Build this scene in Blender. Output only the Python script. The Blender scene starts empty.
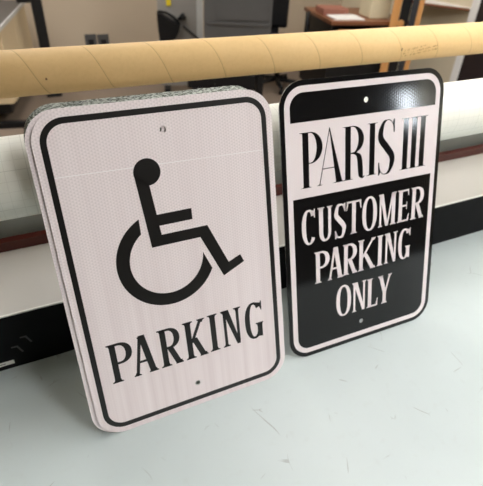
import bpy, bmesh, math, random
from mathutils import Vector, Matrix
from mathutils.geometry import tessellate_polygon
random.seed(4)
S = bpy.context.scene
COL = S.collection
TZ = 0.90                       # table height

# ------------------------------------------------------------------ materials
def srgb(r, g, b):
    f = lambda c: (c/12.92 if c <= .04045 else ((c+.055)/1.055)**2.4)
    return (f(r/255), f(g/255), f(b/255), 1)

class NT:
    def __init__(s, name):
        s.m = bpy.data.materials.new(name); s.m.use_nodes = True
        s.t = s.m.node_tree; s.b = s.t.nodes['Principled BSDF']
    def n(s, typ, **kw):
        x = s.t.nodes.new(typ)
        for k, v in kw.items():
            if k == 'inp':
                for a, b in v.items():
                    if hasattr(b, 'is_output') : s.t.links.new(b, x.inputs[a])
                    else: x.inputs[a].default_value = b
            else: setattr(x, k, v)
        return x
    def l(s, a, b): s.t.links.new(a, b)
    def math(s, op, a, b=None, c=None):
        x = s.t.nodes.new('ShaderNodeMath'); x.operation = op
        for i, v in enumerate((a, b, c)):
            if v is None: continue
            if hasattr(v, 'is_output'): s.l(v, x.inputs[i])
            else: x.inputs[i].default_value = v
        return x.outputs[0]
    def mix(s, fac, a, b):
        x = s.t.nodes.new('ShaderNodeMix'); x.data_type = 'RGBA'
        for sock, v in ((x.inputs[0], fac), (x.inputs[6], a), (x.inputs[7], b)):
            if hasattr(v, 'is_output'): s.l(v, sock)
            else: sock.default_value = v
        return x.outputs[2]
    def coord(s):
        c = s.t.nodes.new('ShaderNodeTexCoord'); sp = s.t.nodes.new('ShaderNodeSeparateXYZ')
        s.l(c.outputs['Object'], sp.inputs[0]); return c.outputs['Object'], sp.outputs
    def noise(s, vec, scale, detail=3, rough=.5, stretch=None):
        if stretch:
            mp = s.n('ShaderNodeMapping'); s.l(vec, mp.inputs[0]); mp.inputs['Scale'].default_value = stretch; vec = mp.outputs[0]
        x = s.n('ShaderNodeTexNoise'); s.l(vec, x.inputs['Vector'])
        x.inputs['Scale'].default_value = scale; x.inputs['Detail'].default_value = detail; x.inputs['Roughness'].default_value = rough
        return x.outputs[0]
    def ramp(s, fac, a, b):
        x = s.n('ShaderNodeMapRange'); s.l(fac, x.inputs[0]); x.inputs[1].default_value = a; x.inputs[2].default_value = b
        return x.outputs[0]
    def bump(s, h, strength, dist=.001):
        x = s.n('ShaderNodeBump'); s.l(h, x.inputs['Height']); x.inputs['Strength'].default_value = strength; x.inputs['Distance'].default_value = dist
        s.l(x.outputs[0], s.b.inputs['Normal'])

def plain(name, col, rough=.5, metal=0, spec=.5, var=.06, scale=12):
    m = NT(name); vec, _ = m.coord()
    n = m.noise(vec, scale)
    d = tuple(c*(1-var*2) for c in col[:3])+(1,); u = tuple(min(1, c*(1+var*2)) for c in col[:3])+(1,)
    m.l(m.mix(n, d, u), m.b.inputs['Base Color'])
    m.b.inputs['Roughness'].default_value = rough; m.b.inputs['Metallic'].default_value = metal
    m.b.inputs['Specular IOR Level'].default_value = spec
    return m.m

def emit(name, col, strength):
    m = NT(name); m.b.inputs['Base Color'].default_value = col
    m.b.inputs['Emission Color'].default_value = col; m.b.inputs['Emission Strength'].default_value = strength
    return m.m

M = {}
def mat_table():
    m = NT('painted_table'); vec, o = m.coord()
    big = m.ramp(m.noise(vec, 2.2, 4), .3, .7); fine = m.noise(vec, 60, 4)
    c = m.mix(big, srgb(*TABLE_A), srgb(*TABLE_B))
    c = m.mix(m.math('MULTIPLY', m.ramp(fine, .58, .8), .25), c, srgb(176, 182, 180))
    # scratches: thin voronoi edges of a warped lattice, kept only in patches
    warp = m.n('ShaderNodeTexNoise'); m.l(vec, warp.inputs['Vector']); warp.inputs['Scale'].default_value = 6
    add = m.n('ShaderNodeMixRGB', blend_type='ADD'); add.inputs[0].default_value = .06; m.l(vec, add.inputs[1]); m.l(warp.outputs['Color'], add.inputs[2])
    for sc, th, lo in ((7, .005, .60), (15, .010, .62), (4, .0025, .54)):
        v = m.n('ShaderNodeTexVoronoi', feature='DISTANCE_TO_EDGE'); m.l(add.outputs[0], v.inputs['Vector']); v.inputs['Scale'].default_value = sc
        line = m.math('LESS_THAN', v.outputs['Distance'], th)
        k = m.math('MULTIPLY', line, m.ramp(m.noise(vec, sc*1.7+3, 2), lo, lo+.08))
        c = m.mix(m.math('MULTIPLY', k, .45), c, srgb(130, 130, 126))
    m.l(c, m.b.inputs['Base Color']); m.b.inputs['Roughness'].default_value = .42
    m.b.inputs['Specular IOR Level'].default_value = .4
    m.bump(fine, .08); return m.m

def sheet_face(name, col, honey, stripes, rough):
    """reflective sheeting: fine honeycomb cells and faint vertical bands"""
    m = NT(name); vec, o = m.coord()
    u, v = o[0], o[2]
    P = 2*math.pi
    def wave(cx, cz, k): 
        a = m.math('ADD', m.math('MULTIPLY', u, cx*k), m.math('MULTIPLY', v, cz*k)); return m.math('SINE', a)
    k = P/.0036
    h = m.math('ADD', m.math('ADD', wave(1, 0, k), wave(.5, .866, k)), wave(-.5, .866, k))
    hh = m.ramp(h, -1.2, 2.2)
    base = srgb(*col); dark = tuple(c*(1-honey) for c in base[:3])+(1,)
    lo = m.ramp(v, .04, .30)  # fade up the sheet paints in the sheeting's view-dependent reflection
    c = m.mix(m.math('MULTIPLY', hh, m.math('ADD', m.math('MULTIPLY', lo, .75), .25)), base, dark)
    st = m.ramp(m.noise(vec, 70, 2, .6, (1, 1, .012)), .35, .65)
    c = m.mix(m.math('MULTIPLY', st, m.math('MULTIPLY', m.math('SUBTRACT', 1.5, lo), stripes)), c, srgb(205, 188, 190))
    m.l(c, m.b.inputs['Base Color']); m.b.inputs['Roughness'].default_value = rough
    m.b.inputs['Specular IOR Level'].default_value = .35
    return m.m

def mat_roll():
    m = NT('white_release_paper'); vec, o = m.coord()
    ang = m.math('ARCTAN2', o[1], o[2]); arc = m.math('MULTIPLY', ang, ROLL_R)
    def grid(c, p, w):
        f = m.math('FRACT', m.math('ADD', m.math('DIVIDE', c, p), 100.0)); return m.math('LESS_THAN', f, w)
    g = m.math('MAXIMUM', grid(o[0], .0127, .06), grid(arc, .0127, .06))
    g2 = m.math('MAXIMUM', grid(o[0], .0508, .02), grid(arc, .0508, .02))
    n = m.ramp(m.noise(vec, 20, 3, .5, (.15, 1, 1)), .35, .7)
    c = m.mix(m.math('MULTIPLY', n, .2), srgb(*ROLL_C), srgb(226, 222, 205))
    c = m.mix(m.math('MULTIPLY', g, .2), c, srgb(186, 186, 172))
    c = m.mix(m.math('MULTIPLY', g2, .18), c, srgb(170, 170, 156))
    m.l(c, m.b.inputs['Base Color']); m.b.inputs['Roughness'].default_value = .55
    return m.m

def mat_tube():
    m = NT('kraft_cardboard'); vec, o = m.coord()
    ang = m.math('DIVIDE', m.math('ARCTAN2', o[1], o[2]), 2*math.pi)
    ph = m.math('FRACT', m.math('ADD', m.math('ADD', m.math('DIVIDE', o[0], TUBE_PITCH), ang), TUBE_PHASE))
    seam = m.math('LESS_THAN', ph, .014); near = m.ramp(ph, .05, .0)
    f = m.noise(vec, 160, 3, .6); b = m.noise(vec, 8, 3)
    c = m.mix(b, srgb(*TUBE_A), srgb(*TUBE_B))
    c = m.mix(m.math('MULTIPLY', m.ramp(f, .45, .75), .10), c, srgb(176, 136, 84))
    c = m.mix(m.math('MULTIPLY', near, .10), c, srgb(150, 105, 60))
    c = m.mix(m.math('MULTIPLY', seam, .34), c, srgb(128, 88, 48))
    m.l(c, m.b.inputs['Base Color']); m.b.inputs['Roughness'].default_value = .62; m.b.inputs['Specular IOR Level'].default_value = .3
    m.bump(seam, .15, .0006)
    return m.m

def mat_wood(name, a, b, stretch=(1, 1, .08), scale=30, rough=.45):
    m = NT(name); vec, o = m.coord()
    n = m.noise(vec, scale, 5, .6, stretch)
    m.l(m.mix(m.ramp(n, .3, .7), srgb(*a), srgb(*b)), m.b.inputs['Base Color'])
    m.b.inputs['Roughness'].default_value = rough; return m.m

def mat_cut():
    m = NT('sawn_aluminium_edges'); vec, o = m.coord()
    oi = m.n('ShaderNodeObjectInfo'); va = m.n('ShaderNodeVectorMath', operation='ADD'); m.l(vec, va.inputs[0]); m.l(oi.outputs['Location'], va.inputs[1])
    n = m.noise(va.outputs[0], 420, 2, .5, (.55, 9, 2.0))
    c = m.mix(m.ramp(n, .44, .56), srgb(104, 108, 100), srgb(222, 227, 219))  # light and dark dashes paint the edge glints into the colour
    m.l(c, m.b.inputs['Base Color']); m.b.inputs['Metallic'].default_value = .55; m.b.inputs['Roughness'].default_value = .3
    return m.m

def mat_floor():
    m = NT('brown_floor'); vec, o = m.coord()
    n = m.noise(vec, 40, 5, .7); b = m.noise(vec, 1.5, 3)
    c = m.mix(n, srgb(116, 101, 87), srgb(138, 122, 107)); c = m.mix(m.math('MULTIPLY', b, .4), c, srgb(116, 102, 88))
    m.l(c, m.b.inputs['Base Color']); m.b.inputs['Roughness'].default_value = .6; return m.m

def mat_ink(name, col, rough, spec=.5, bump=0):
    m = NT(name); vec, o = m.coord()
    n = m.noise(vec, 30, 3)
    a = srgb(*col); m.l(m.mix(n, tuple(x*.85 for x in a[:3])+(1,), a), m.b.inputs['Base Color'])
    m.b.inputs['Roughness'].default_value = rough; m.b.inputs['Specular IOR Level'].default_value = spec
    if bump:
        k = 2*math.pi/.0042
        w = [m.math('SINE', m.math('ADD', m.math('MULTIPLY', o[0], cx*k), m.math('MULTIPLY', o[2], cz*k))) for cx, cz in ((1, 0), (.5, .866), (-.5, .866))]
        m.bump(m.math('ADD', m.math('ADD', w[0], w[1]), w[2]), bump, .0003)
    return m.m

ROLL_R = .0521; ROLL_C = (250, 250, 240)
TUBE_PITCH = .0975; TUBE_PHASE = 10.0; TUBE_A = (226, 190, 132); TUBE_B = (236, 203, 148)
TABLE_A = (180, 191, 191); TABLE_B = (195, 205, 205)

# ------------------------------------------------------------------ mesh helpers
class MB:
    def __init__(s): s.bm = bmesh.new()
    def box(s, x0, x1, y0, y1, z0, z1, bev=0, mi=0, rot=None):
        t = bmesh.new(); bmesh.ops.create_cube(t, size=1)
        for v in t.verts:
            v.co = Vector(((x0+x1)/2+v.co.x*(x1-x0), (y0+y1)/2+v.co.y*(y1-y0), (z0+z1)/2+v.co.z*(z1-z0)))
        if bev: bmesh.ops.bevel(t, geom=t.edges[:], offset=bev, segments=3, affect='EDGES', profile=.5)
        if rot: bmesh.ops.transform(t, matrix=rot, verts=t.verts)
        s._take(t, mi); return s
    def _take(s, t, mi=0, smooth=False):
        mp = {}
        for v in t.verts: mp[v] = s.bm.verts.new(v.co)
        for f in t.faces:
            try: g = s.bm.faces.new([mp[v] for v in f.verts])
            except ValueError: continue
            g.material_index = mi; g.smooth = smooth or f.smooth
        t.free()
    def ringtube(s, r0, r1, x0, x1, n=72, mi=0):
        """hollow cylinder along X"""
        P = lambda r, x, i: s.bm.verts.new((x, r*math.sin(2*math.pi*i/n), r*math.cos(2*math.pi*i/n)))
        A = [[P(r, x, i) for i in range(n)] for r, x in ((r1, x0), (r1, x1), (r0, x1), (r0, x0))]
        for k in range(4):
            for i in range(n):
                j = (i+1) % n
                f = s.bm.faces.new((A[k][i], A[k][j], A[(k+1) % 4][j], A[(k+1) % 4][i]))
                f.smooth = k in (0, 2); f.material_index = mi if k in (0, 2) else mi
        return s
    def tube(s, pts, r, n=10, mi=0, closed_ends=True):
        pts = [Vector(p) for p in pts]; rings = []
        for i, p in enumerate(pts):
            d = (pts[min(i+1, len(pts)-1)]-pts[max(i-1, 0)]).normalized()
            a = Vector((0, 0, 1)) if abs(d.z) < .9 else Vector((1, 0, 0))
            u = d.cross(a).normalized(); w = d.cross(u)
            rr = r[i] if isinstance(r, (list, tuple)) else r
            rings.append([s.bm.verts.new(p+rr*(u*math.cos(2*math.pi*k/n)+w*math.sin(2*math.pi*k/n))) for k in range(n)])
        for a, b in zip(rings, rings[1:]):
            for k in range(n):
                f = s.bm.faces.new((a[k], a[(k+1) % n], b[(k+1) % n], b[k])); f.smooth = True; f.material_index = mi
        if closed_ends:
            s.bm.faces.new(rings[0][::-1]); s.bm.faces.new(rings[-1])
        return s
    def prism(s, loops, y0, y1, mi=0, mi_side=None):
        """2D loops (outer first, then holes) in x,z, extruded from y0 (front) to y1 (back)"""
        if mi_side is None: mi_side = mi
        vec = [[Vector((p[0], p[1], 0)) for p in L] for L in loops]
        tris = tessellate_polygon(vec)
        flat = [p for L in loops for p in L]
        F = [s.bm.verts.new((p[0], y0, p[1])) for p in flat]; B = [s.bm.verts.new((p[0], y1, p[1])) for p in flat]
        for t in tris:
            a, b, c = (Vector(flat[i]) for i in t)
            if (b-a).cross(c-a) < 0: t = t[::-1]
            try:
                s.bm.faces.new([F[i] for i in t]).material_index = mi
                s.bm.faces.new([B[i] for i in t[::-1]]).material_index = mi_side
            except ValueError: pass
        k = 0
        for L in loops:
            n = len(L)
            for i in range(n):
                j = (i+1) % n
                s.bm.faces.new((F[k+i], B[k+i], B[k+j], F[k+j])).material_index = mi_side
            k += n
        return s
    def strip(s, A, B, y0, y1, mi=0):
        for i in range(len(A)-1): s.prism([[A[i], A[i+1], B[i+1], B[i]]], y0, y1, mi)
        return s
    def build(s, name, mats, parent=None, recalc=True):
        if recalc: bmesh.ops.recalc_face_normals(s.bm, faces=s.bm.faces[:])
        me = bpy.data.meshes.new(name); s.bm.to_mesh(me); s.bm.free()
        for m in (mats if isinstance(mats, (list, tuple)) else [mats]): me.materials.append(m)
        o = bpy.data.objects.new(name, me); COL.objects.link(o)
        if parent: o.parent = parent
        return o

def thing(name, label, cat, loc=(0, 0, 0), rot=(0, 0, 0), group=None):
    o = bpy.data.objects.new(name, None); COL.objects.link(o); o.empty_display_size = .05
    o.location = loc; o.rotation_euler = rot; return tag(o, label, cat, group)
def tag(o, label, cat, group=None):
    o['label'] = label; o['category'] = cat
    if group: o['group'] = group
    return o
def struct(o): o['kind'] = 'structure'; return o

# ------------------------------------------------------------------ camera (solved from the two 12 x 18 inch signs)
F_PX, CAM_H, PITCH, ROLL, YAW = 458.54, .6240, .61996, .04794, .467
def camaxes():
    def tw(v):
        c, s = math.cos(YAW), math.sin(YAW); return Vector((c*v[0]+s*v[1], -s*v[0]+c*v[1], v[2]))
    ex = tw((1, 0, 0)); up = tw((0, math.sin(PITCH), math.cos(PITCH))); fw = tw((0, math.cos(PITCH), -math.sin(PITCH)))
    c, s = math.cos(ROLL), math.sin(ROLL)
    return ex*c+up*s, up*c-ex*s, fw
RX, UP, FW = camaxes()
EYE = Vector((0, 0, TZ+CAM_H))
cam = bpy.data.cameras.new('camera'); co = bpy.data.objects.new('camera', cam); COL.objects.link(co)
cam.sensor_width = 36; cam.lens = F_PX/486*36; cam.clip_start = .02
mw = Matrix.Identity(4)
for i, a in enumerate((RX, UP, -FW)):
    for j in range(3): mw[j][i] = a[j]
mw.translation = EYE; co.matrix_world = mw
cam.dof.use_dof = True; cam.dof.focus_distance = .56; cam.dof.aperture_fstop = 9.0
S.camera = co

# ------------------------------------------------------------------ glyphs (mm on the sign face)
def sup(cx, cy, a, b, t, p=2.0):
    c, s = math.cos(t), math.sin(t)
    return (cx+a*math.copysign(abs(c)**(2/p), c), cy+b*math.copysign(abs(s)**(2/p), s))
def arc(cx, cy, a, b, d0, d1, n=28, p=2.0):
    return [sup(cx, cy, a, b, math.radians(d0+(d1-d0)*i/n), p) for i in range(n+1)]
def ribbon(pts, widths):
    """catmull-rom through pts, varying width; returns two edges"""
    P = [Vector(p) for p in pts]; E = [2*P[0]-P[1]]+P+[2*P[-1]-P[-2]]
    C, Wd = [], []
    for i in range(len(P)-1):
        p0, p1, p2, p3 = E[i:i+4]
        for k in range(8):
            t = k/8
            C.append(.5*((2*p1)+(p2-p0)*t+(2*p0-5*p1+4*p2-p3)*t*t+(3*p1-p0-3*p2+p3)*t**3))
            Wd.append(widths[i]+(widths[i+1]-widths[i])*(t*t*(3-2*t)))
    C.append(P[-1]); Wd.append(widths[-1])
    L, R = [], []
    for i, c in enumerate(C):
        d = (C[min(i+1, len(C)-1)]-C[max(i-1, 0)]).normalized(); n = Vector((-d.y, d.x))*Wd[i]/2
        L.append(tuple(c+n)); R.append(tuple(c-n))
    return L, R

class Glyphs:
    def __init__(s, stem, thin, sh, so, soft=1.0): s.S, s.T, s.sh, s.so, s.q = stem, thin, sh, so, []; s.soft = soft
    def poly(s, *p): s.q.append(('p', list(p)))
    def st(s, A, B): s.q.append(('s', A, B))
    def rib(s, pts, w): s.st(*ribbon(pts, w))
    def serif(s, xc, y, d, w=None, l=None, r=None):
        w = s.S if w is None else w
        l = s.so if l is None else l; r = s.so if r is None else r
        h = s.sh
        s.poly((xc-w/2-l, y), (xc+w/2+r, y), (xc+w/2+r, y+d*h*.55), (xc+w/2+.25*r, y+d*h), (xc+w/2, y+d*h*2.0), (xc-w/2, y+d*h*2.0), (xc-w/2-.25*l, y+d*h), (xc-w/2-l, y+d*h*.55))
    def stem(s, xc, y0, y1, w=None, top=True, bot=True, **k):
        w = s.S if w is None else w
        s.poly((xc-w/2, y0), (xc+w/2, y0), (xc+w/2, y1), (xc-w/2, y1))
        if bot: s.serif(xc, y0, 1, w)
        if top: s.serif(xc, y1, -1, w, **k)
    def diag(s, xa, ya, xb, yb, w):   # horizontal width w, from (xa,ya) to (xb,yb)
        s.poly((xa-w/2, ya), (xa+w/2, ya), (xb+w/2, yb), (xb-w/2, yb))
    def bowl(s, xl, xr, yb, yt, p=2.2, fl=.3, w=None):
        w = s.S*1.05 if w is None else w
        xm = xl+(xr-xl)*fl; cy = (yb+yt)/2; b = (yt-yb)/2
        O = [(xl, yt)]+arc(xm, cy, xr-xm, b, 90, -90, 28, p)+[(xl, yb)]
        I = [(xl, yt-s.T)]+arc(xm, cy, max(xr-xm-w, .2), b-s.T, 90, -90, 28, p)+[(xl, yb+s.T)]
        s.st(O, I)
    def ring(s, x0, x1, y0, y1, d0=0, d1=360, p=2.25, w=None):
        cx, cy, a, b = (x0+x1)/2, (y0+y1)/2, (x1-x0)/2, (y1-y0)/2; w = s.S if w is None else w
        s.st(arc(cx, cy, a, b, d0, d1, 60, p), arc(cx, cy, a-w, b-s.T, d0, d1, 60, p))
    # letters
    def P(s, x0, x1, y0, y1):
        xc = x0+s.so+s.S/2; s.stem(xc, y0, y1, r=0); s.bowl(xc, x1, y0+(y1-y0)*.46, y1)
    def I(s, x0, x1, y0, y1): s.stem((x0+x1)/2, y0, y1)
    def A(s, x0, x1, y0, y1, ap=None):
        w = s.S*1.08; t = s.T*1.25; so = s.so
        ap = (x0+x1)/2+s.S*.06 if ap is None else ap
        xl, xr = x0+so*.8+t/2, x1-so*.8-w/2
        s.diag(xr, y0, ap, y1, w); s.diag(xl, y0, ap-w/2+t/2, y1-.5, t)
        yc = y0+(y1-y0)*.31; f = (yc-y0)/(y1-y0)
        s.poly((xl+(ap-xl)*f-.3, yc), (xr+(ap-xr)*f, yc), (xr+(ap-xr)*f, yc+s.T), (xl+(ap-xl)*f-.3, yc+s.T))
        s.serif(xl, y0, 1, t, so*.8, so*.9); s.serif(xr, y0, 1, w, so*.6, so*.8)
        if s.soft: s.poly((ap-w/2-s.so*.55, y1-s.sh*.9), (ap-w/2, y1-s.sh*2.2), (ap+w/2, y1-2), (ap+w/4, y1), (ap-w/4, y1))
    def R(s, x0, x1, y0, y1):
        xc = x0+s.so+s.S/2; H = y1-y0; s.stem(xc, y0, y1, r=0); ym = y0+H*.46
        s.bowl(xc, x1-s.so*.4, ym, y1)
        w = s.S*1.05; xa = xc+s.S*.55
        s.diag(xa+w*.35, ym+s.T, x1-w/2-s.so*.5, y0, w); s.serif(x1-w/2-s.so*.5, y0, 1, w, s.so*.3, s.so*.5)
    def K(s, x0, x1, y0, y1):
        xc = x0+s.so+s.S/2; H = y1-y0; s.stem(xc, y0, y1); t = s.T*1.4; w = s.S*1.08
        xt = x1-s.so-t/2-.5
        s.diag(xc+s.S/2-.6, y0+H*.42, xt, y1, t); s.serif(xt, y1, -1, t, s.so*.9, s.so)
        xb = x1-s.so*.6-w/2; f = .2
        s.diag(xc+s.S/2+(xt-xc-s.S/2)*f+.2, y0+H*.42+H*.58*f, xb, y0, w); s.serif(xb, y0, 1, w, s.so*.5, s.so*.6)
    def N(s, x0, x1, y0, y1):
        t = s.T*1.25; w = s.S*1.15; xl = x0+s.so+t/2+1; xr = x1-s.so-t/2
        s.stem(xl, y0, y1, t, top=False); s.stem(xr, y0+3, y1, t, bot=False)
        s.poly((xl-t/2, y1), (xl-t/2+w*.95, y1), (xr+t/2, y0), (xr+t/2-w*.6, y0))
        s.poly((xl-t/2-s.so, y1), (xl-t/2+w*.5, y1), (xl+t/2, y1-s.sh*2), (xl-t/2, y1-s.sh*2), (xl-t/2-s.so, y1-s.sh*.55))
    def ctop(s, x0, x1, y0, y1, p):
        H = y1-y0; b = s.S*.5
        s.poly((x1-1.4, y1-.2), (x1, y1-.2), (x1, y1-H*.25), (x1-1.2, y1-H*.25), (x1-b*.9, y1-H*.15), (x1-b*2.0, y1-H*.085), (x1-b*2.0, y1-H*.025), (x1-2.4, y1-H*.05))
    def C(s, x0, x1, y0, y1):
        s.ring(x0, x1+2, y0, y1, 40, 322); s.ctop(x0, x1, y0, y1, 0)
    def G(s, x0, x1, y0, y1):
        H = y1-y0; s.ring(x0, x1+1, y0, y1, 44, 300); s.ctop(x0, x1, y0, y1, 0)
        xs = x1-s.S*.5-.3; s.poly((xs-s.S/2, y0+H*.05), (xs+s.S/2, y0+H*.02), (xs+s.S/2, y0+H*.42), (xs-s.S/2, y0+H*.42))
        s.serif(xs, y0+H*.42, -1, s.S, s.so*.9, s.so*.5)
        s.poly((xs-s.S/2-4.5, y0+.2), (xs-s.S/2, y0+H*.05), (xs-s.S/2, y0+H*.2), (xs-s.S/2-2, y0+H*.07))
    def O(s, x0, x1, y0, y1): s.ring(x0, x1, y0, y1)
    def U(s, x0, x1, y0, y1):
        w2 = s.S*.72; xl = x0+s.so+s.S/2; xr = x1-s.so-w2/2; H = y1-y0; yb = y0+H*.3
        s.stem(xl, yb, y1, bot=False); s.stem(xr, yb, y1, w2, bot=False)
        a0, a1 = xl-s.S/2, xr+w2/2; cx = (a0+a1)/2
        O = arc(cx, yb, (a1-a0)/2, yb-y0, 180, 360, 28, 2.2); i0, i1 = xl+s.S/2, xr-w2/2
        I = arc((i0+i1)/2, yb, (i1-i0)/2, yb-y0-s.T*1.15, 180, 360, 28, 2.2); s.st(O, I)
    def T_(s, x0, x1, y0, y1):
        xc = (x0+x1)/2; H = y1-y0; s.stem(xc, y0, y1, top=False)
        s.poly((x0+.6, y1), (x1-.6, y1), (x1-.3, y1-s.T), (x0+.3, y1-s.T))
        for a, d in ((x0, 1), (x1, -1)): s.poly((a+d*.6, y1), (a+d*3.6, y1-s.T*.5), (a+d*3.8, y1-s.T), (a+d*1.3, y1-H*.26), (a, y1-H*.26))
    def M(s, x0, x1, y0, y1):
        t = s.T*1.15; w = s.S; xl = x0+s.so*.8+t/2; xr = x1-s.so*.8-w/2; xm = (xl+xr)/2-.6
        s.stem(xl, y0, y1, t, top=False); s.stem(xr, y0, y1, w, l=0)
        s.poly((xl-t/2, y1), (xl-t/2+w*1.0, y1), (xm+w*.42, y0), (xm-w*.3, y0))
        s.poly((xr-w/2, y1), (xr, y1), (xm+w*.42, y0), (xm, y0)); s.poly((x0, y1), (xl+t/2, y1), (xl+t/2, y1-s.sh*2), (xl-t/2, y1-s.sh*2), (x0, y1-s.sh*.6))
    def E(s, x0, x1, y0, y1):
        xc = x0+s.so+s.S/2; H = y1-y0; s.stem(xc, y0, y1, r=0); t = s.T
        s.poly((xc, y1-t), (xc, y1), (x1-1.6, y1), (x1-1.6, y1-t)); s.poly((x1-4, y1-t*.8), (x1-2.5, y1), (x1-1.6, y1), (x1-1.6, y1-H*.2), (x1-2.4, y1-H*.2))
        s.poly((xc, y0), (x1-.6, y0), (x1-.6, y0+t), (xc, y0+t)); s.poly((x1-4.2, y0+t*.8), (x1-1.2, y0+H*.23), (x1, y0+H*.23), (x1-.6, y0), (x1-2.5, y0))
        ym = y0+H*.5; xe = x1-5.2
        s.poly((xc, ym-t/2), (xe, ym-t/2), (xe, ym+t/2), (xc, ym+t/2)); s.poly((xe-1.8, ym), (xe-.4, ym+H*.12), (xe+.5, ym+H*.12), (xe+.5, ym-H*.12), (xe-.4, ym-H*.12))
    def L(s, x0, x1, y0, y1):
        xc = x0+s.so+s.S/2; H = y1-y0; s.stem(xc, y0, y1, r=s.so); t = s.T
        s.poly((xc, y0), (x1-.8, y0), (x1-.8, y0+t), (xc, y0+t)); s.poly((x1-4.5, y0+t*.8), (x1-1.3, y0+H*.27), (x1, y0+H*.27), (x1-.8, y0), (x1-2.5, y0))
    def Y(s, x0, x1, y0, y1):
        xc = (x0+x1)/2-.3; H = y1-y0; w = s.S*1.05; t = s.T*1.2; s.stem(xc, y0, y0+H*.45, top=False)
        xl = x0+s.so*.6+w/2; xr = x1-s.so*.9-t/2; yj = y0+H*.40
        s.diag(xc, yj, xl, y1, w); s.diag(xc+s.S/2-t/2, yj, xr, y1, t); s.serif(xl, y1, -1, w, s.so*.6, s.so*.4); s.serif(xr, y1, -1, t, s.so*.9, s.so*.9)
    def Sx(s, x0, x1, y0, y1):
        H = y1-y0; W = x1-x0; S_, T = s.S, s.T
        p = lambda a, b: (x0+a*W, y0+b*H)
        sl = S_*.44/W; e = T/2/H
        top = [(.94, .78), (.86, .905), (.70, .985-e), (.52, 1-e), (.30, .975-S_*.22/H), (sl+.01, .80), (.17, .66)]
        P = top+[(.50, .505)]+[(1-a, 1-b) for a, b in top[::-1]]
        w = [T*.7, T*.85, T*.95, T, (T+S_)*.45, S_*.88, S_*1.06]
        s.rib([p(*q) for q in P], w+[S_*1.12]+w[::-1])
        k = .74 if s.soft else .86
        s.poly(p(.90, 1), p(.96, 1), p(.97, .76), p(.91, .76), p(k, .91), p(k-.02, .955)); s.poly(p(.04, 0), p(.10, 0), p(1.02-k, .045), p(1-k, .09), p(.09, .24), p(.03, .24))
    def draw(s, mb, y0, y1, mi=0):
        k = .001
        for it in s.q:
            if it[0] == 'p':
                mb.prism([[(a*k, b*k) for a, b in it[1]]], y0, y1, mi)
            else: mb.strip([(a*k, b*k) for a, b in it[1]], [(a*k, b*k) for a, b in it[2]], y0, y1, mi)

# ------------------------------------------------------------------ sign shapes
SW, SH = .3048, .4572
def rrect(x0, x1, z0, z1, r, n=12, corners=(1, 1, 1, 1)):
    P = []
    for (cx, cz, a), on in zip(((x1-r, z0+r, -90), (x1-r, z1-r, 0), (x0+r, z1-r, 90), (x0+r, z0+r, 180)), corners):
        if on: P += [(cx+r*math.cos(math.radians(a+90*i/n)), cz+r*math.sin(math.radians(a+90*i/n))) for i in range(n+1)]
        else: P.append({-90: (x1, z0), 0: (x1, z1), 90: (x0, z1), 180: (x0, z0)}[a])
    return P
def circ(x, z, r, n=32): return [(x+r*math.cos(2*math.pi*i/n), z+r*math.sin(2*math.pi*i/n)) for i in range(n)]
def inset(d, r, **k): return rrect(-SW/2+d, SW/2-d, d, SH-d, r, **k)
HOLE = .0042
def panel(name, parent, face, edge=None, thick=.0020, holes=((-.0003, .4204), (-.0003, .0396)), rb=HOLE):
    mb = MB(); mb.prism([inset(0, .0381)]+[circ(x, z, rr) for (x, z), rr in zip(holes, (HOLE, rb))], 0, thick, 0, 1)
    return mb.build(name, [face, edge or M['aluminium']], parent)
def ring_mb(d0, r0, d1, r1, y0, y1):
    mb = MB(); A, B = inset(d0, r0), inset(d1, r1); mb.strip(A+A[:1], B+B[:1], y0, y1); return mb

# ================================================================== MATERIAL LIBRARY
M['table'] = mat_table()
M['cut'] = mat_cut(); M['aluminium'] = plain('bright_cut_edge', srgb(232, 230, 226), .3, .2, var=.05, scale=200)
M['face_left'] = sheet_face('white_honeycomb_sheeting', (241, 231, 232), .17, .24, .42)
M['face_right'] = sheet_face('white_plain_sheeting', (241, 231, 232), .03, .04, .25)
M['ink'] = mat_ink('black_ink', (22, 21, 20), .33, .5)
M['gloss'] = mat_ink('glossy_black_film', (17, 17, 18), .085, .36, .012)
M['print_white'] = sheet_face('white_lettering', (241, 231, 232), .02, .0, .25)
M['roll'] = mat_roll(); M['tube'] = mat_tube()
M['black_rail'] = plain('black_rail_paint', srgb(15, 16, 17), .65, 0, .12, .25, 25)
M['deck'] = plain('off_white_deck', srgb(190, 187, 180), .45, 0, .4, .03, 4)
M['lip'] = plain('pale_lip', srgb(222, 222, 214), .35)
M['red'] = mat_wood('dark_red_bar', (72, 24, 16), (92, 33, 22), (.05, 1, 1), 30, .4)
M['greymetal'] = plain('grey_metal', srgb(150, 156, 152), .45, 0, .5, .03, 5)
M['steel'] = plain('steel', srgb(170, 170, 170), .35, .8)
M['sticker'] = plain('white_sticker', srgb(226, 226, 218), .5); M['sticker_ink'] = plain('grey_print', srgb(120, 120, 116), .6)
M['faint'] = plain('worn_grey_print', srgb(66, 66, 66), .6)
M['stamp'] = plain('brown_stamp_ink', srgb(176, 136, 84), .7)
M['speck'] = plain('dark_brown_speck', srgb(120, 84, 48), .7)
M['floor'] = mat_floor()
M['wall'] = plain('beige_wall', srgb(188, 172, 150), .7, 0, .3, .03, 2)
M['wall2'] = plain('warm_white_wall', srgb(214, 210, 200), .7, 0, .3, .02, 2)
M['wallr'] = plain('pale_beige_wall', srgb(214, 202, 176), .6, 0, .3, .02, 2)
M['ceil'] = plain('white_ceiling', srgb(226, 226, 222), .8, 0, .2, .02, 2)
M['cab'] = plain('tan_cabinet', srgb(206, 186, 150), .5, 0, .4, .03, 3)
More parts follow.
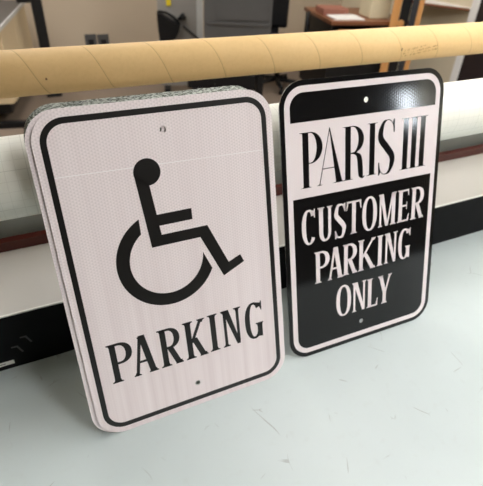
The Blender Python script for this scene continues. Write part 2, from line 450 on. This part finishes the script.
M['black'] = plain('black_plastic', srgb(14, 14, 15), .5, 0, .3, .1, 10)
M['navy'] = plain('navy_fabric', srgb(26, 27, 40), .8, 0, .2, .15, 60)
M['dgrey'] = plain('dark_grey_plastic', srgb(80, 79, 78), .45, 0, .4, .04, 5)
M['mgrey'] = plain('mid_grey_panel', srgb(150, 146, 140), .6, 0, .3, .03, 4)
M['lgrey'] = plain('light_grey_trim', srgb(196, 196, 192), .45)
M['desk'] = mat_wood('brown_desk', (112, 66, 40), (138, 86, 56), (.08, 1, 1), 25, .35)
M['oak'] = mat_wood('light_oak', (198, 140, 78), (216, 160, 98), (1, 1, .06), 30, .5)
M['paper'] = plain('white_paper', srgb(235, 233, 228), .6, var=.01); M['pink'] = plain('pink_paper', srgb(206, 172, 168), .6)
M['rust'] = plain('reddish_brown_box', srgb(150, 96, 78), .6); M['cream'] = plain('cream_plastic', srgb(214, 204, 172), .5)
M['yellow'] = plain('yellow_strap', srgb(220, 196, 30), .6); M['slate'] = plain('grey_counter', srgb(84, 80, 78), .5)
M['white'] = plain('white_paint', srgb(232, 230, 226), .45, var=.01); M['dark'] = plain('dark_door', srgb(38, 28, 28), .5)

# ================================================================== TABLE AND THE THINGS ON IT
t = thing('work_table', 'pale grey scratched work table the two signs stand on', 'table', (.6, .55, 0))
MB().box(-2.0, 1.9, -.66, .46, TZ-.045, TZ, .003).build('table_top', M['table'], t)
for x in (-1.85, 1.75):
    for y in (-.58, .40): MB().box(x-.035, x+.035, y-.035, y+.035, 0, TZ-.045, .004).build('leg', M['greymetal'], t)

RY, RZ = .6007, .112
t = thing('roll_platform', 'raised off-white platform with black front rail at the back of the work table', 'platform', (.6, RY, TZ))
MB().box(-1.9, 1.8, 0, .018, 0, RZ-.0015, .0015).build('front_rail', M['black_rail'], t)
MB().box(-1.9, 1.8, .004, .36, RZ-.0015, RZ, .0005).build('deck', M['deck'], t)
MB().box(-1.9, 1.8, .0005, .004, RZ-.0015, RZ+.0008).build('edge_strip', M['lip'], t)
for x in (-1.6, 1.5): MB().box(x-.03, x+.03, .06, .30, 0, RZ-.02, .002).build('support_block', M['black_rail'], t)
# sticker and worn chevrons on the black rail
def railpt(px, py):
    d = RX*((px-241.5)/F_PX)-UP*((py-243)/F_PX)+FW; k = (RY-EYE.y)/d.y; p = EYE+d*k; return p.x-.6, p.z-TZ
sx1, sz1 = railpt(14.3, 361)
st = MB().box(sx1-.07, sx1, -.0005, 0, sz1-.0045, sz1+.0035).build('sticker', M['sticker'], t); st['label'] = 'small white sticker on the rail'
mb = MB()
for i in range(7): mb.box(sx1-.066+.008*i, sx1-.061+.008*i+.0015*(i % 3), -.0008, -.0005, sz1-.0012, sz1+.0004)
mb.build('sticker_print', M['sticker_ink'], st)
for px, py in ((18.5, 348), (27.0, 338)):
    x, z = railpt(px, py); mb = MB()
    mb.prism([[(x-.010, z+.0062), (x, z+.0062), (x+.0006, z+.003), (x-.0095, z+.0036)], [(x-.009, z+.0045)]][:1], -.0004, 0)
    mb.prism([[(x, z+.0062), (x+.0062, z-.010), (x+.0035, z-.0105), (x-.0022, z+.003)]], -.0004, 0)
    o = mb.build('arrow_mark', M['faint'], t); o['label'] = 'faint worn grey arrow mark'

o = MB().box(-1.3, 2.4, .776, .792, TZ+RZ, TZ+RZ+.0205, .001).build('red_bar', M['red'])
tag(o, 'long dark red wooden bar lying on the platform behind the black rail', 'bar')
o = MB().box(-1.3, 2.4, .80, .835, TZ+RZ, TZ+RZ+.085, .002).build('grey_beam', M['greymetal'])
tag(o, 'grey metal beam behind the red bar under the white roll', 'beam')

# roll and tube on a rack whose uprights stand just outside the photo
RC = (.5838*1.031, .624-.2785*1.031); TC = (.773, .4197); TUBE_R = .0330
roll = thing('vinyl_roll', 'long white roll of grid backed sign material behind both signs', 'roll', (.75, RC[0], TZ+RC[1]))
MB().ringtube(.0300, ROLL_R, -1.35, 1.15, 96).build('wound_sheet', M['roll'], roll)
o = MB().ringtube(.0260, .0299, -1.37, 1.17, 64).build('roll_core', M['tube'], roll); o['label'] = 'brown cardboard core inside the roll'
def on_tube(px, py):
    d = (RX*((px-241.5)/F_PX)-UP*((py-243)/F_PX)+FW); oy, oz = EYE.y-TC[0], EYE.z-TZ-TC[1]
    a = d.y**2+d.z**2; b = 2*(oy*d.y+oz*d.z); c = oy*oy+oz*oz-TUBE_R**2; q = b*b-4*a*c
    k = (-b-math.sqrt(max(q, 0)))/(2*a); p = EYE+d*k
    return p.x-.48, math.atan2(p.y-TC[0], p.z-TZ-TC[1])
_x, _a = on_tube(153, 49)
TUBE_PHASE = 20-_x/TUBE_PITCH-_a/(2*math.pi)
M['tube'] = mat_tube()
tb = thing('cardboard_tube', 'brown spiral wound cardboard tube lying above the white roll', 'tube', (.48, TC[0], TZ+TC[1]))
MB().ringtube(TUBE_R-.006, TUBE_R, -1.15, 1.55, 96).build('tube_wall', M['tube'], tb)
rack = thing('roll_rack', 'metal rack carrying the white roll and the cardboard tube', 'rack', (.6, .68, TZ+RZ))
for x in (-1.35, 1.55):
    u = MB().box(x-.02, x+.02, .20, .245, .0005, .46, .002).build('upright', M['greymetal'], rack)
    MB().box(x-.02, x+.02, -.11, .20, RC[1]-RZ-.019, RC[1]-RZ+.012, .002).build('arm', M['greymetal'], u)
    MB().box(x-.02, x+.02, .06, .20, TC[1]-RZ-.021, TC[1]-RZ+.012, .002).build('arm', M['greymetal'], u)
MB().tube([(-1.4, RC[0]-.68, RC[1]-RZ), (1.6, RC[0]-.68, RC[1]-RZ)], .0255, 32).build('roll_bar', M['steel'], rack)
MB().tube([(-1.4, TC[0]-.68, TC[1]-RZ), (1.6, TC[0]-.68, TC[1]-RZ)], TUBE_R-.0065, 32).build('tube_bar', M['steel'], rack)
# smudged stamp: rows of small illegible marks curved on the tube, and two dark specks
def patch(mb, x, a, w, h, lift=.0003):
    V = []
    for r in (TUBE_R+lift, TUBE_R-.0004):
        V.append([mb.bm.verts.new((x+i*w, r*math.sin(a+j*h), r*math.cos(a+j*h))) for i, j in ((-.5, -.5), (.5, -.5), (.5, .5), (-.5, .5))])
    mb.bm.faces.new(V[0]); mb.bm.faces.new(V[1][::-1])
    for i in range(4): mb.bm.faces.new((V[0][i], V[0][(i+1) % 4], V[1][(i+1) % 4], V[1][i]))
mb = MB()
x0, a0 = on_tube(403, 55); x1, a1 = on_tube(437, 47)
for row in range(3):
    n = 26
    for i in range(n):
        if random.random() < .22: continue
        f = i/(n-1); x = x0+(x1-x0)*f
        if row == 2 and f > .62: continue
        patch(mb, x, a0+(a1-a0)*f-.20+.19*row+random.uniform(-.02, .02)+.1, (x1-x0)/n*random.uniform(.25, .62), random.uniform(.04, .12))
o = mb.build('stamp_marks', M['stamp'], tb); o['label'] = 'smudged faint stamp print'
mb = MB(); x, a = on_tube(46.3, 79); patch(mb, x, a, .0028, .075); patch(mb, x, a, .0018, .11)
mb.build('speck', M['speck'], tb); mb = MB()
x, a = on_tube(402, 49.5); patch(mb, x, a, .0022, .16)
mb.build('speck', M['speck'], tb)

# ------------------------------------------------------------------ left stack of accessible parking signs
Y0, Y1 = -.00016, .0002
lab = 'front white sign with black wheelchair symbol and the word PARKING'
rotL = (-.28677, 0, -.00675); offz = .0006
front = thing('parking_sign', lab, 'sign', (.15068, .41251, TZ+offz), rotL)
panel('sign_panel', front, M['face_left'])
ring_mb(.0088, .0295, .0160, .0225, Y0, Y1).build('border_line', M['ink'], front)
# wheelchair symbol
mb = MB(); K = .001
sc = lambda P: [(a*K, b*K) for a, b in P]
mb.prism([circ(-.0281, .3714, .0173, 48)], Y0, Y1)
body = [(-45.0, 369), (-36.8, 271), (31.3, 271), (60.0, 205), (93.5, 219.6), (88.3, 231.6), (69.4, 224.3), (43.3, 286), (-21.4, 286), (-22.7, 298.8), (23.2, 298.8), (23.6, 314.3), (-24.0, 314.3), (-28.0, 357)]
mb.prism([sc(body)], Y0, Y1)
cx, cy = -18.3, 251.1
a_start = math.degrees(math.atan2(312.9-cy, -48.2-cx)); a_end = math.degrees(math.atan2(221.7-cy, 43.3-cx))+360
i_start = math.degrees(math.atan2(292.1-cy, -48.1-cx)); i_end = math.degrees(math.atan2(248.4-cy, 33.8-cx))+360
A = sc(arc(cx, cy, 68.6, 68.6, a_start, a_end, 80)); B = sc(arc(cx, cy, 50.9, 50.9, i_start, i_end, 80))
mb.strip(A, B, Y0, Y1)
mb.build('wheelchair_symbol', M['ink'], front)
mb = MB(); g = Glyphs(8.4, 3.7, 2.8, 3.5)
b0, b1 = 84.7, 146.6
g.P(-121, -87.5, b0, b1); g.A(-90.6, -54.6, b0, b1+1.3); g.R(-50.2, -16.8, b0, b1); g.K(-12.2, 22.4, b0, b1+.3); g.I(26.8, 41.5, b0+1, b1+1.2)
g.N(46.6, 80.2, b0+1, b1+1.4); g.G(86.2, 115.6, b0-.4, b1+1.6)
g.draw(mb, Y0, Y1); mb.build('parking_lettering', M['ink'], front)
mb = MB().prism([sc([(-143, 381.0), (-143, 381.9), (143, 376.5), (143, 375.6)])], -.00006, .0001)
o = mb.build('film_seam', plain('pale_seam', srgb(250, 242, 243), .35), front); o['label'] = 'pale seam line across the sheeting'

GR = 'stacked signs behind the front wheelchair sign'
u_ = Matrix.Rotation(rotL[2], 3, 'Z') @ Vector((1, 0, 0)); n_ = Matrix.Rotation(rotL[2], 3, 'Z') @ Vector((0, 1, 0))
step = .00225/math.cos(.28677)
for i in range(1, 10):
    sh = [0, -.0064, -.0058, -.0066, -.0056, -.0062, -.0060, -.0064, -.0057, -.0061][i]
    fan = (-.28677-.0012*i, 0, rotL[2])
    loc = Vector((.15068, .41251, TZ+offz))+n_*(step*i+.0004)+u_*sh
    if i == 1:
        t = thing('parking_sign', 'second sign of the stack, its white edge showing left of the front wheelchair sign', 'sign', loc, fan, GR)
        panel('sign_panel', t, M['face_left'], holes=((.0010, .4210), (.0062, .0370)), rb=.0085)
        ring_mb(.0088, .0295, .0160, .0225, -.0001, .0002).build('border_line', M['ink'], t)
    elif i == 2:
        t = thing('parking_sign', 'silver-edged sign further back in the stack behind the front wheelchair sign', 'sign', loc, fan, GR)
        panel('sign_panel', t, M['cut'], M['cut'], holes=((.0010, .4210), (.0060, .0350)), rb=.0135); src = t
    else:
        t = src.copy(); COL.objects.link(t); t.location = loc; t.rotation_euler = fan
        t['label'] = 'silver-edged sign further back in the stack behind the front wheelchair sign'
        for ch in [c for c in COL.objects if c.parent == src]:
            d = ch.copy(); COL.objects.link(d); d.parent = t

# ------------------------------------------------------------------ right sign
r = thing('customer_parking_sign', 'black and white sign reading PARIS III CUSTOMER PARKING ONLY, right of the wheelchair sign', 'sign', (.47435, .42506, TZ+offz), (-.28408, 0, -.02038))
HL = ((-.0030, .4203), (-.0050, .0366))
mb = MB(); mb.prism([inset(0, .0381)]+[circ(x, z, HOLE+.0004) for x, z in HL], 0, .0020, 0, 1)
mb.build('sign_panel', [M['face_right'], M['steel']], r)
mb = MB(); A, B = inset(.0, .0381), inset(.0075, .0306); mb.strip(A+A[:1], B+B[:1], -.00016, .0003); mb.build('border_line', M['gloss'], r)
e = .1357
mb = MB(); mb.prism([rrect(-e, e, .3993, .4405, .022, corners=(0, 1, 1, 0)), circ(HL[0][0], HL[0][1], HOLE)], -.00016, .0002); mb.build('top_band', M['gloss'], r)
mb = MB(); mb.prism([rrect(-e, e, .0165, .2855, .022, corners=(1, 0, 0, 1)), circ(HL[1][0], HL[1][1], HOLE)], -.00016, .0002); mb.build('lower_band', M['gloss'], r)
# PARIS III
mb = MB(); g = Glyphs(10.2, 1.3, 1.0, 4.6, soft=0); b0, b1 = 300.7, 383.9
def paris(g):
    H = b1-b0
    xc = -111.5; g.stem(xc, b0, b1, r=0); g.bowl(xc, -82, b0+H*.44, b1, 2.0, .28, 10.4)
    # A: hairline left, heavy right
    g.diag(-88, b0, -69.3, b1+2, 1.2); g.poly((-70, b1+2.6), (-68.8, b1+2.6), (-46.2, b0), (-57.6, b0)); g.poly((-83.2, 325), (-60, 325), (-60, 326.3), (-83, 326.3))
    g.serif(-88, b0, 1, 1.2, 4.6, 4.6); g.serif(-51.9, b0, 1, 11.4, 6, 5)
    # R
    xc = -35.8; g.stem(xc, b0, b1, r=0); g.bowl(xc, -6, b0+H*.49, b1, 2.0, .28, 10.4)
    g.rib([(-31, b0+H*.505), (-21, b0+H*.485), (-14.5, b0+H*.40), (-12.2, b0+H*.22), (-11.2, b0+H*.07), (-7.8, b0+.6), (-3.6, b0+3)], [1.4, 4.5, 9.0, 9.8, 9.0, 3.0, 1.2])
    g.I(2.4-4, 20.6, b0+1.2, b1) if 0 else g.stem(10.2, b0+1.2, b1)
    g.Sx(22, 55.2, b0-2, b1+2.4)
    for x in (77.2, 95.0, 112.8): g.stem(x, b0+.2, b1+.4)
paris(g); g.draw(mb, -.00016, .0002); mb.build('paris_lettering', M['gloss'], r)
def word(name, letters, gl):
    mb = MB()
    for ch, x0, x1, y0, y1 in letters: getattr(gl, {'S': 'Sx', 'T': 'T_'}.get(ch, ch))(x0, x1, y0, y1)
    gl.draw(mb, -.00030, -.00010); mb.build(name, M['print_white'], r)
G = lambda: Glyphs(7.5, 3.2, 2.2, 2.5)
word('customer_lettering', [('C', -122.2, -98.0, 207.4, 265.8), ('U', -93.0, -65.4, 207.2, 265.2), ('S', -61.2, -39.8, 206.4, 264.8), ('T', -38.4, -9.0, 208.7, 265.2), ('O', -6.8, 23.2, 206.8, 266.6), ('M', 26.8, 63.6, 208.5, 265.5), ('E', 66.8, 92.0, 208.4, 265.6), ('R', 95.8, 125.2, 208.4, 265.6)], G())
word('parking_lettering', [('P', -100.4, -71.6, 135.4, 191.4), ('A', -75.2, -44.4, 135.2, 192.4), ('R', -45.2, -15.6, 136.2, 192.2), ('K', -14.0, 22.6, 136.2, 192.8), ('I', 25.4, 38.6, 136.6, 193), ('N', 40.6, 69.4, 137.0, 193.4), ('G', 72.2, 98.2, 136.4, 194.4)], G())
word('only_lettering', [('O', -58.6, -27.8, 58.4, 118.4), ('N', -26.2, 4.2, 59.2, 116.4), ('L', 6.0, 30.2, 59.0, 115.6), ('Y', 30.4, 60.4, 58.8, 115.0)], G())

# ================================================================== THE ROOM BEHIND
def at(px, py, dist):
    """world point on the ray of a pixel at a horizontal distance from the eye"""
    d = RX*((px-241.5)/F_PX)-UP*((py-243)/F_PX)+FW; return EYE+d*(dist/math.hypot(d.x, d.y))
RXMIN, RXMAX, RYMIN, RYMAX, RZMAX = -3.6, 4.15, -3.4, 5.6, 2.9
struct(MB().box(RXMIN-.1, RXMAX+.1, RYMIN-.1, RYMAX+.1, -.1, 0).build('floor', M['floor']))
struct(MB().box(RXMIN-.1, RXMAX+.1, RYMIN-.1, RYMAX+.1, RZMAX, RZMAX+.1).build('ceiling', M['ceil']))
struct(MB().box(RXMIN-.1, RXMAX+.1, RYMAX, RYMAX+.1, 0, RZMAX).build('wall_back', M['wall']))
struct(MB().box(RXMIN-.1, RXMIN, RYMIN, RYMAX, 0, RZMAX).build('wall_left', M['wall']))
struct(MB().box(RXMIN-.1, RXMAX+.1, RYMIN-.1, RYMIN, 0, RZMAX).build('wall_front', plain('dark_brown_wall', srgb(74, 68, 64), .7)))  # unseen wall, dimness put in its colour for dark sign reflections
struct(MB().box(RXMAX, RXMAX+.1, RYMIN, RYMAX, 0, RZMAX).build('wall_right', M['wallr']))
# window in the wall behind the photographer
W_ = MB().box(3.93, 4.09, RYMIN-.02, RYMIN+.012, 1.68, 2.08).build('window_1', emit('daylight_pane', (.85, .92, 1, 1), 52.0)); struct(W_)
mb = MB()
for a in ((3.87, 3.93, 1.62, 2.14), (4.09, 4.14, 1.62, 2.14), (3.93, 4.09, 1.62, 1.68), (3.93, 4.09, 2.08, 2.14), (3.93, 4.09, 1.875, 1.885)): mb.box(a[0], a[1], RYMIN, RYMIN+.04, a[2], a[3])
mb.build('window_frame', M['white'], W_)
# door and trim on the right wall
dp = at(466, 40, 5.4); yd = 3.50
D_ = MB().box(RXMAX-.03, RXMAX, yd-.98, yd-.09, 0.01, 2.05).build('door_1', M['dark']); struct(D_)
struct(MB().box(RXMAX-.035, RXMAX, yd-.09, yd, 0, 2.12, .004).build('trim_1', M['white']))
struct(MB().box(RXMAX-.035, RXMAX, yd-1.07, yd-.98, 0, 2.12, .004).build('trim_2', M['white']))

LIGHTS = [(1.3, .75), (2.9, .5), (1.2, -1.3), (2.9, -1.5), (2.6, 2.7), (.3, 3.2), (2.6, 4.4), (-1.2, 4.2), (-.9, 1.9)]  # unseen panels; the last one added to brighten roll and tube
LPOW = [10, 12, 19, 20, 9, 14, 9, 17, 7]
k = 0
for (x, y), p in zip(LIGHTS, LPOW):
    c = thing('ceiling_light', 'unseen recessed white ceiling light panel above the room', 'ceiling light', (x, y, RZMAX-.03), group='ceiling light panels')
    mb = MB()
    for b in ((-.32, .32, -.62, -.60), (-.32, .32, .60, .62), (-.32, -.30, -.60, .60), (.30, .32, -.60, .60)): mb.box(b[0], b[1], b[2], b[3], 0, .03)
    mb.build('light_frame', M['white'], c)
    MB().box(-.30, .30, -.60, .60, .012, .022).build('diffuser', emit('light_diffuser', (1, .985, .97, 1), p), c)

# ---- left background
ca = math.radians(-12)
c = thing('side_counter', 'tan counter with grey top and pale edge at the far upper left', 'counter', (-.04, 4.1, 0), (0, 0, ca))
MB().box(-1.2, -.02, .02, 1.30, .20, .745).build('cabinet_body', M['cab'], c)
MB().box(-.02, -.002, .03, .615, .21, .74, .002).build('side_panel', M['cab'], c); MB().box(-.02, -.002, .625, 1.29, .21, .74, .002).build('side_panel', M['cab'], c)
MB().box(-1.2, 0, 0, 1.32, .745, .775, .003).build('counter_top', M['slate'], c)
MB().box(0, .012, 0, 1.32, .746, .777, .003).build('edge_band', M['lgrey'], c)
MB().box(-1.2, -.06, .06, 1.26, .11, .20).build('plinth', M['black'], c)
MB().box(-1.2, .05, .00, .06, 0, .05, .004).build('base_rail', M['black'], c); MB().box(-1.2, .05, 1.2, 1.26, 0, .05, .004).build('base_rail', M['black'], c)
for y in (.2, 1.1): MB().box(-.6, -.54, y, y+.06, .0, .11).build('leg', M['black'], c)
o = MB().box(-.42, -.17, .66, .92, .776, .781).build('pink_sheet', M['pink']); o.location = c.location; o.rotation_euler = (0, 0, ca); tag(o, 'pink sheet lying on the grey counter top at upper left', 'paper')
pb = at(43.5, 40, 4.9)
s = thing('black_post', 'black metal post with a side bracket beside the tan counter at upper left', 'post', (pb.x, pb.y, 0))
MB().box(-.045, .045, -.045, .045, 0.03, 1.35, .004).build('upright', M['black'], s)
MB().box(-.07, .07, -.06, .07, 0, .03, .004).build('foot_plate', M['black'], s)
MB().box(-.16, -.04, -.035, .035, .825, .905, .012).build('bracket', M['black'], s)
for i, px in enumerate((91.0, 103.5)):
    d = RX*((px-241.5)/F_PX)-UP*((40.5-243)/F_PX)+FW; p = EYE+d*((RYMAX-.006-EYE.y)/d.y)
    o = thing('wall_outlet', ['left of the two dark grey wall outlets on the beige wall', 'right of the two dark grey wall outlets on the beige wall'][i], 'outlet', (p.x, RYMAX, p.z))
    MB().box(-.062, .062, -.008, 0, -.075, .065, .002).build('cover_plate', M['dgrey'], o)
    MB().box(-.03, .03, -.010, -.008, -.055, .01, .001).build('socket', M['black'], o)

# ---- partition, bag, cable, strap
pa, pc = at(158, 20, 4.9), at(203, 20, 4.9)
yaw = math.atan2(pc.y-pa.y, pc.x-pa.x); wd = math.hypot(pc.x-pa.x, pc.y-pa.y)
p = thing('grey_partition', 'grey partition panel with pale edge post behind the black bag', 'partition', (pa.x, pa.y, 0), (0, 0, yaw))
MB().box(0, wd-.06, .01, .04, .05, 1.45, .003).build('panel', M['mgrey'], p); MB().box(wd-.06, wd, 0, .05, 0, 1.5, .004).build('edge_post', M['lgrey'], p)
for x in (.06, wd-.09): MB().box(x-.03, x+.03, -.12, .17, 0, .045, .004).build('foot', M['black'], p)
ptl = lambda px, py, off: None
def onpart(px, py):
    nrm = Vector((-math.sin(yaw), math.cos(yaw), 0)); d = RX*((px-241.5)/F_PX)-UP*((py-243)/F_PX)+FW
    kk = (Vector((pa.x, pa.y, 0))-EYE).dot(nrm)/d.dot(nrm); q = EYE+d*kk; return (q-Vector((pa.x, pa.y, 0))).dot(Vector((math.cos(yaw), math.sin(yaw), 0))), q.z
b = thing('black_bag', 'black cloth bag hanging against the grey partition', 'bag', (pa.x, pa.y, 0), (0, 0, yaw))
out = [onpart(*q) for q in ((157, 11), (163, 14), (170, 19), (180, 24), (179, 30), (176, 36), (170, 40), (163, 42), (160, 38), (158, 25))]
out = [(a, z) for a, z in out]
mb = MB(); mb.prism([out], -.09, 0.0); bmesh.ops.bevel(mb.bm, geom=[e for e in mb.bm.edges if all(abs(v.co.y+.09) < 1e-4 for v in e.verts) and e.is_boundary is False and len(e.link_faces) == 2 and e.calc_face_angle(0) > .5], offset=.012, segments=2, affect='EDGES')
mb.build('bag_body', M['black'], b)
A = [onpart(*q) for q in ((158, 11), (166, 12), (173, 16), (180, 24))]
MB().tube([(A[0][0], -.02, A[0][1]), (A[1][0], -.03, A[1][1]), (A[2][0], -.03, A[2][1]), (A[3][0], -.02, A[3][1])], .012, 8).build('bag_handle', M['black'], b)
A = [onpart(*q) for q in ((183, 26), (188, 30), (194, 35), (203, 42))]
o = MB().tube([(a, -.012, z) for a, z in A], .010, 8).build('black_cable', M['black']); o.location = (pa.x, pa.y, 0); o.rotation_euler = (0, 0, yaw); tag(o, 'thin black cable running down the grey partition right of the black bag', 'cable')
x, z = onpart(168.5, 5)
o = MB().box(x-.022, x+.022, -.012, .0095, z-.005, z+.30, .003).build('yellow_strap', M['yellow']); o.location = (pa.x, pa.y, 0); o.rotation_euler = (0, 0, yaw); tag(o, 'yellow strap hanging on the grey partition above the black bag', 'strap')
x, z = onpart(183, 16); x2, z2 = onpart(178, 19)
o = MB().tube([(x+.02, -.035, z+.01), (x, -.035, z), (x2, -.02, z2)], [.030, .032, .012], 10).build('clamp_knob', M['black']); o.location = (pa.x, pa.y, 0); o.rotation_euler = (0, 0, yaw); tag(o, 'small black clamp knob on the grey partition right of the bag', 'knob')
# ---- dark grey machine on a black stand
d0, d1 = at(204, 30, 4.15), at(271, 30, 4.15); yw = math.atan2(d1.y-d0.y, d1.x-d0.x); wd = math.hypot(d1.x-d0.x, d1.y-d0.y)
zb = at(235, 43.5, 4.15).z; zl = at(235, 24, 4.15).z
m_ = thing('grey_machine', 'dark grey plastic machine with rounded corners, left of the navy chair', 'machine', (d0.x, d0.y, 0), (0, 0, yw))
mb = MB(); mb.prism([rrect(0, wd, zb, 1.25, .06, 8)], 0, .5); mb.build('machine_body', M['dgrey'], m_)
mb = MB(); mb.prism([rrect(.03, wd-.015, zl-.006, zl+.012, .005, 4)], -.012, 0); mb.build('lip', M['dgrey'], m_)
mb = MB(); mb.prism([rrect(.10, wd-.04, zl+.035, 1.2, .03, 6)], -.010, 0); mb.build('cover_panel', M['dgrey'], m_)
for x in (.06, wd-.06):
    MB().box(x-.03, x+.03, .08, .42, 0, zb, .004).build('stand_leg', M['black'], m_)
MB().box(-.16, wd-.10, .1, .42, .22, .35, .006).build('stand_shelf', M['black'], m_)

# ---- navy office chair
cp = at(283, 30, 5.15)
ch = thing('office_chair', 'navy and black office chair with looped armrest left of the brown desk', 'chair', (cp.x-.03, cp.y, 0), (0, 0, math.radians(-35)))
mb = MB(); mb.box(-.24, .24, -.24, .24, .43, .51, .03); mb.build('seat', M['navy'], ch)
mb = MB(); mb.box(-.23, .05, .20, .26, .56, 1.05, .03); mb.build('backrest', M['black'], ch)
MB().box(-.14, -.04, .22, .26, .48, .60, .01).build('back_support', M['black'], ch)
for x in (-.27, .27):
    L = [(x, -.13+.13*math.cos(a)*1.0+.05, .64+.13*math.sin(a)) for a in [math.radians(-90+30*i) for i in range(13)]]
    MB().tube(L, .020, 8).build('armrest', M['black'], ch)
MB().tube([(0, 0, .09), (0, 0, .43)], .03, 12).build('column', M['black'], ch)
for i in range(5):
    a = 2*math.pi*i/5; l = MB().tube([(0, 0, .09), (.27*math.cos(a), .27*math.sin(a), .065)], [.028, .018], 8).build('leg', M['black'], ch)
    MB().tube([(.27*math.cos(a)-.02, .27*math.sin(a), .027), (.27*math.cos(a)+.02, .27*math.sin(a), .027)], .027, 12).build('caster', M['black'], l)

# ---- brown desk
k0 = at(333, 13, 4.84)
dk = thing('office_desk', 'brown wooden desk with black panels in the background', 'desk', (k0.x, k0.y, 0), (0, 0, math.radians(-13)))
MB().box(0, .82, 0, .82, .705, .74, .003).build('desk_top', M['desk'], dk)
MB().box(.02, .04, .03, .80, 0, .705).build('side_panel', M['black'], dk)
MB().box(.04, .80, .60, .62, .12, .705).build('back_panel', M['black'], dk)
MB().box(.04, .80, .05, .07, .05, .64).build('front_panel', M['black'], dk)
MB().box(.78, .80, .03, .80, 0, .705).build('side_panel', M['black'], dk)
MB().box(.10, .22, .035, .05, .60, .66, .003).build('wood_plate', M['oak'], dk)
dmat = Matrix.Translation((k0.x, k0.y, 0)) @ Matrix.Rotation(math.radians(-13), 4, 'Z')
def desk_item(name, m, box, label, cat, bev=.002):
    o = MB().box(*box, bev).build(name, m); o.matrix_world = dmat; return tag(o, label, cat)
desk_item('paper_sheet', M['paper'], (.06, .36, .05, .30, .7402, .752), 'white stack of paper lying on the brown desk', 'paper')
desk_item('cream_box', M['cream'], (.45, .66, .14, .40, .7402, 1.0), 'cream box standing on the right half of the brown desk', 'box', .008)
desk_item('brown_carton', M['rust'], (.03, .30, .32, .55, .7402, .80), 'reddish brown carton behind the papers on the brown desk', 'box', .006)

# ---- wooden rack with black panels right of the desk
wl = thing('wooden_rack', 'wooden frame holding two dark upright panels right of the desk', 'rack', (0, 0, 0))
q0, q1, q2, q3, q4, q5 = (at(px, 14, 5.05) for px in (391.5, 399.5, 401.5, 409.5, 417, 422))
yw = math.atan2(q5.y-q0.y, q5.x-q0.x); wl.location = (q0.x, q0.y, 0); wl.rotation_euler = (0, 0, yw)
dd = lambda q: math.hypot(q.x-q0.x, q.y-q0.y)
MB().box(0, dd(q1), 0, .05, 0, 1.3, .004).build('wooden_post', M['oak'], wl); MB().box(dd(q4), dd(q5), 0, .05, 0, 1.3, .004).build('wooden_post', M['oak'], wl)
MB().box(dd(q1), dd(q4), .01, .04, .02, .08).build('crossbar', M['oak'], wl)
MB().box(dd(q1)+.004, dd(q3), .005, .045, .08, 1.25, .004).build('dark_panel', M['black'], wl)
MB().box(dd(q3)+.006, dd(q4)-.002, .015, .05, .08, 1.25, .004).build('dark_panel', plain('charcoal', srgb(44, 46, 50), .5), wl)
kn = at(400.5, 23.5, 5.04); x = dd(kn)
MB().tube([(x, -.001, kn.z), (x, -.028, kn.z)], .032, 16).build('knob', M['oak'], wl)

# ---- half-round shelf on the right wall
zs = .86
mb = MB(); A = [(0.0, -.52)]+[(-.26*math.sin(math.pi*i/24), -.52+1.04*i/24) for i in range(1, 24)]+[(0, .52)]
sh = thing('wall_shelf', 'pale half-round shelf with brown edge on the beige wall at upper right', 'shelf', (RXMAX, 3.98, zs))
V = lambda P, z: [mb.bm.verts.new((a, b_, z)) for a, b_ in P]
a, b_ = V(A, .02), V(A, 0.0); mb.bm.faces.new(a); mb.bm.faces.new(b_[::-1])
for i in range(len(A)): mb.bm.faces.new((a[i], a[(i+1) % len(A)], b_[(i+1) % len(A)], b_[i]))
mb.build('shelf_top', M['white'], sh)
MB().tube([(x*1.02-.004, y, .008) for x, y in A[1:-1]], .012, 8).build('edge_band', M['desk'], sh)
tr = struct(MB().box(RXMAX-.012, RXMAX, yd, RYMAX, 0, .09).build('baseboard_right', M['wall2']))

# ------------------------------------------------------------------ world and view
w = bpy.data.worlds.new('world'); S.world = w; w.use_nodes = True
w.node_tree.nodes['Background'].inputs[0].default_value = (.9, .95, 1, 1); w.node_tree.nodes['Background'].inputs[1].default_value = .1
v = S.view_settings; S.display_settings.display_device = 'sRGB'
v.view_transform = 'Standard'; v.look = 'None'; v.exposure = 0.16; v.gamma = 1.0; v.use_curve_mapping = False
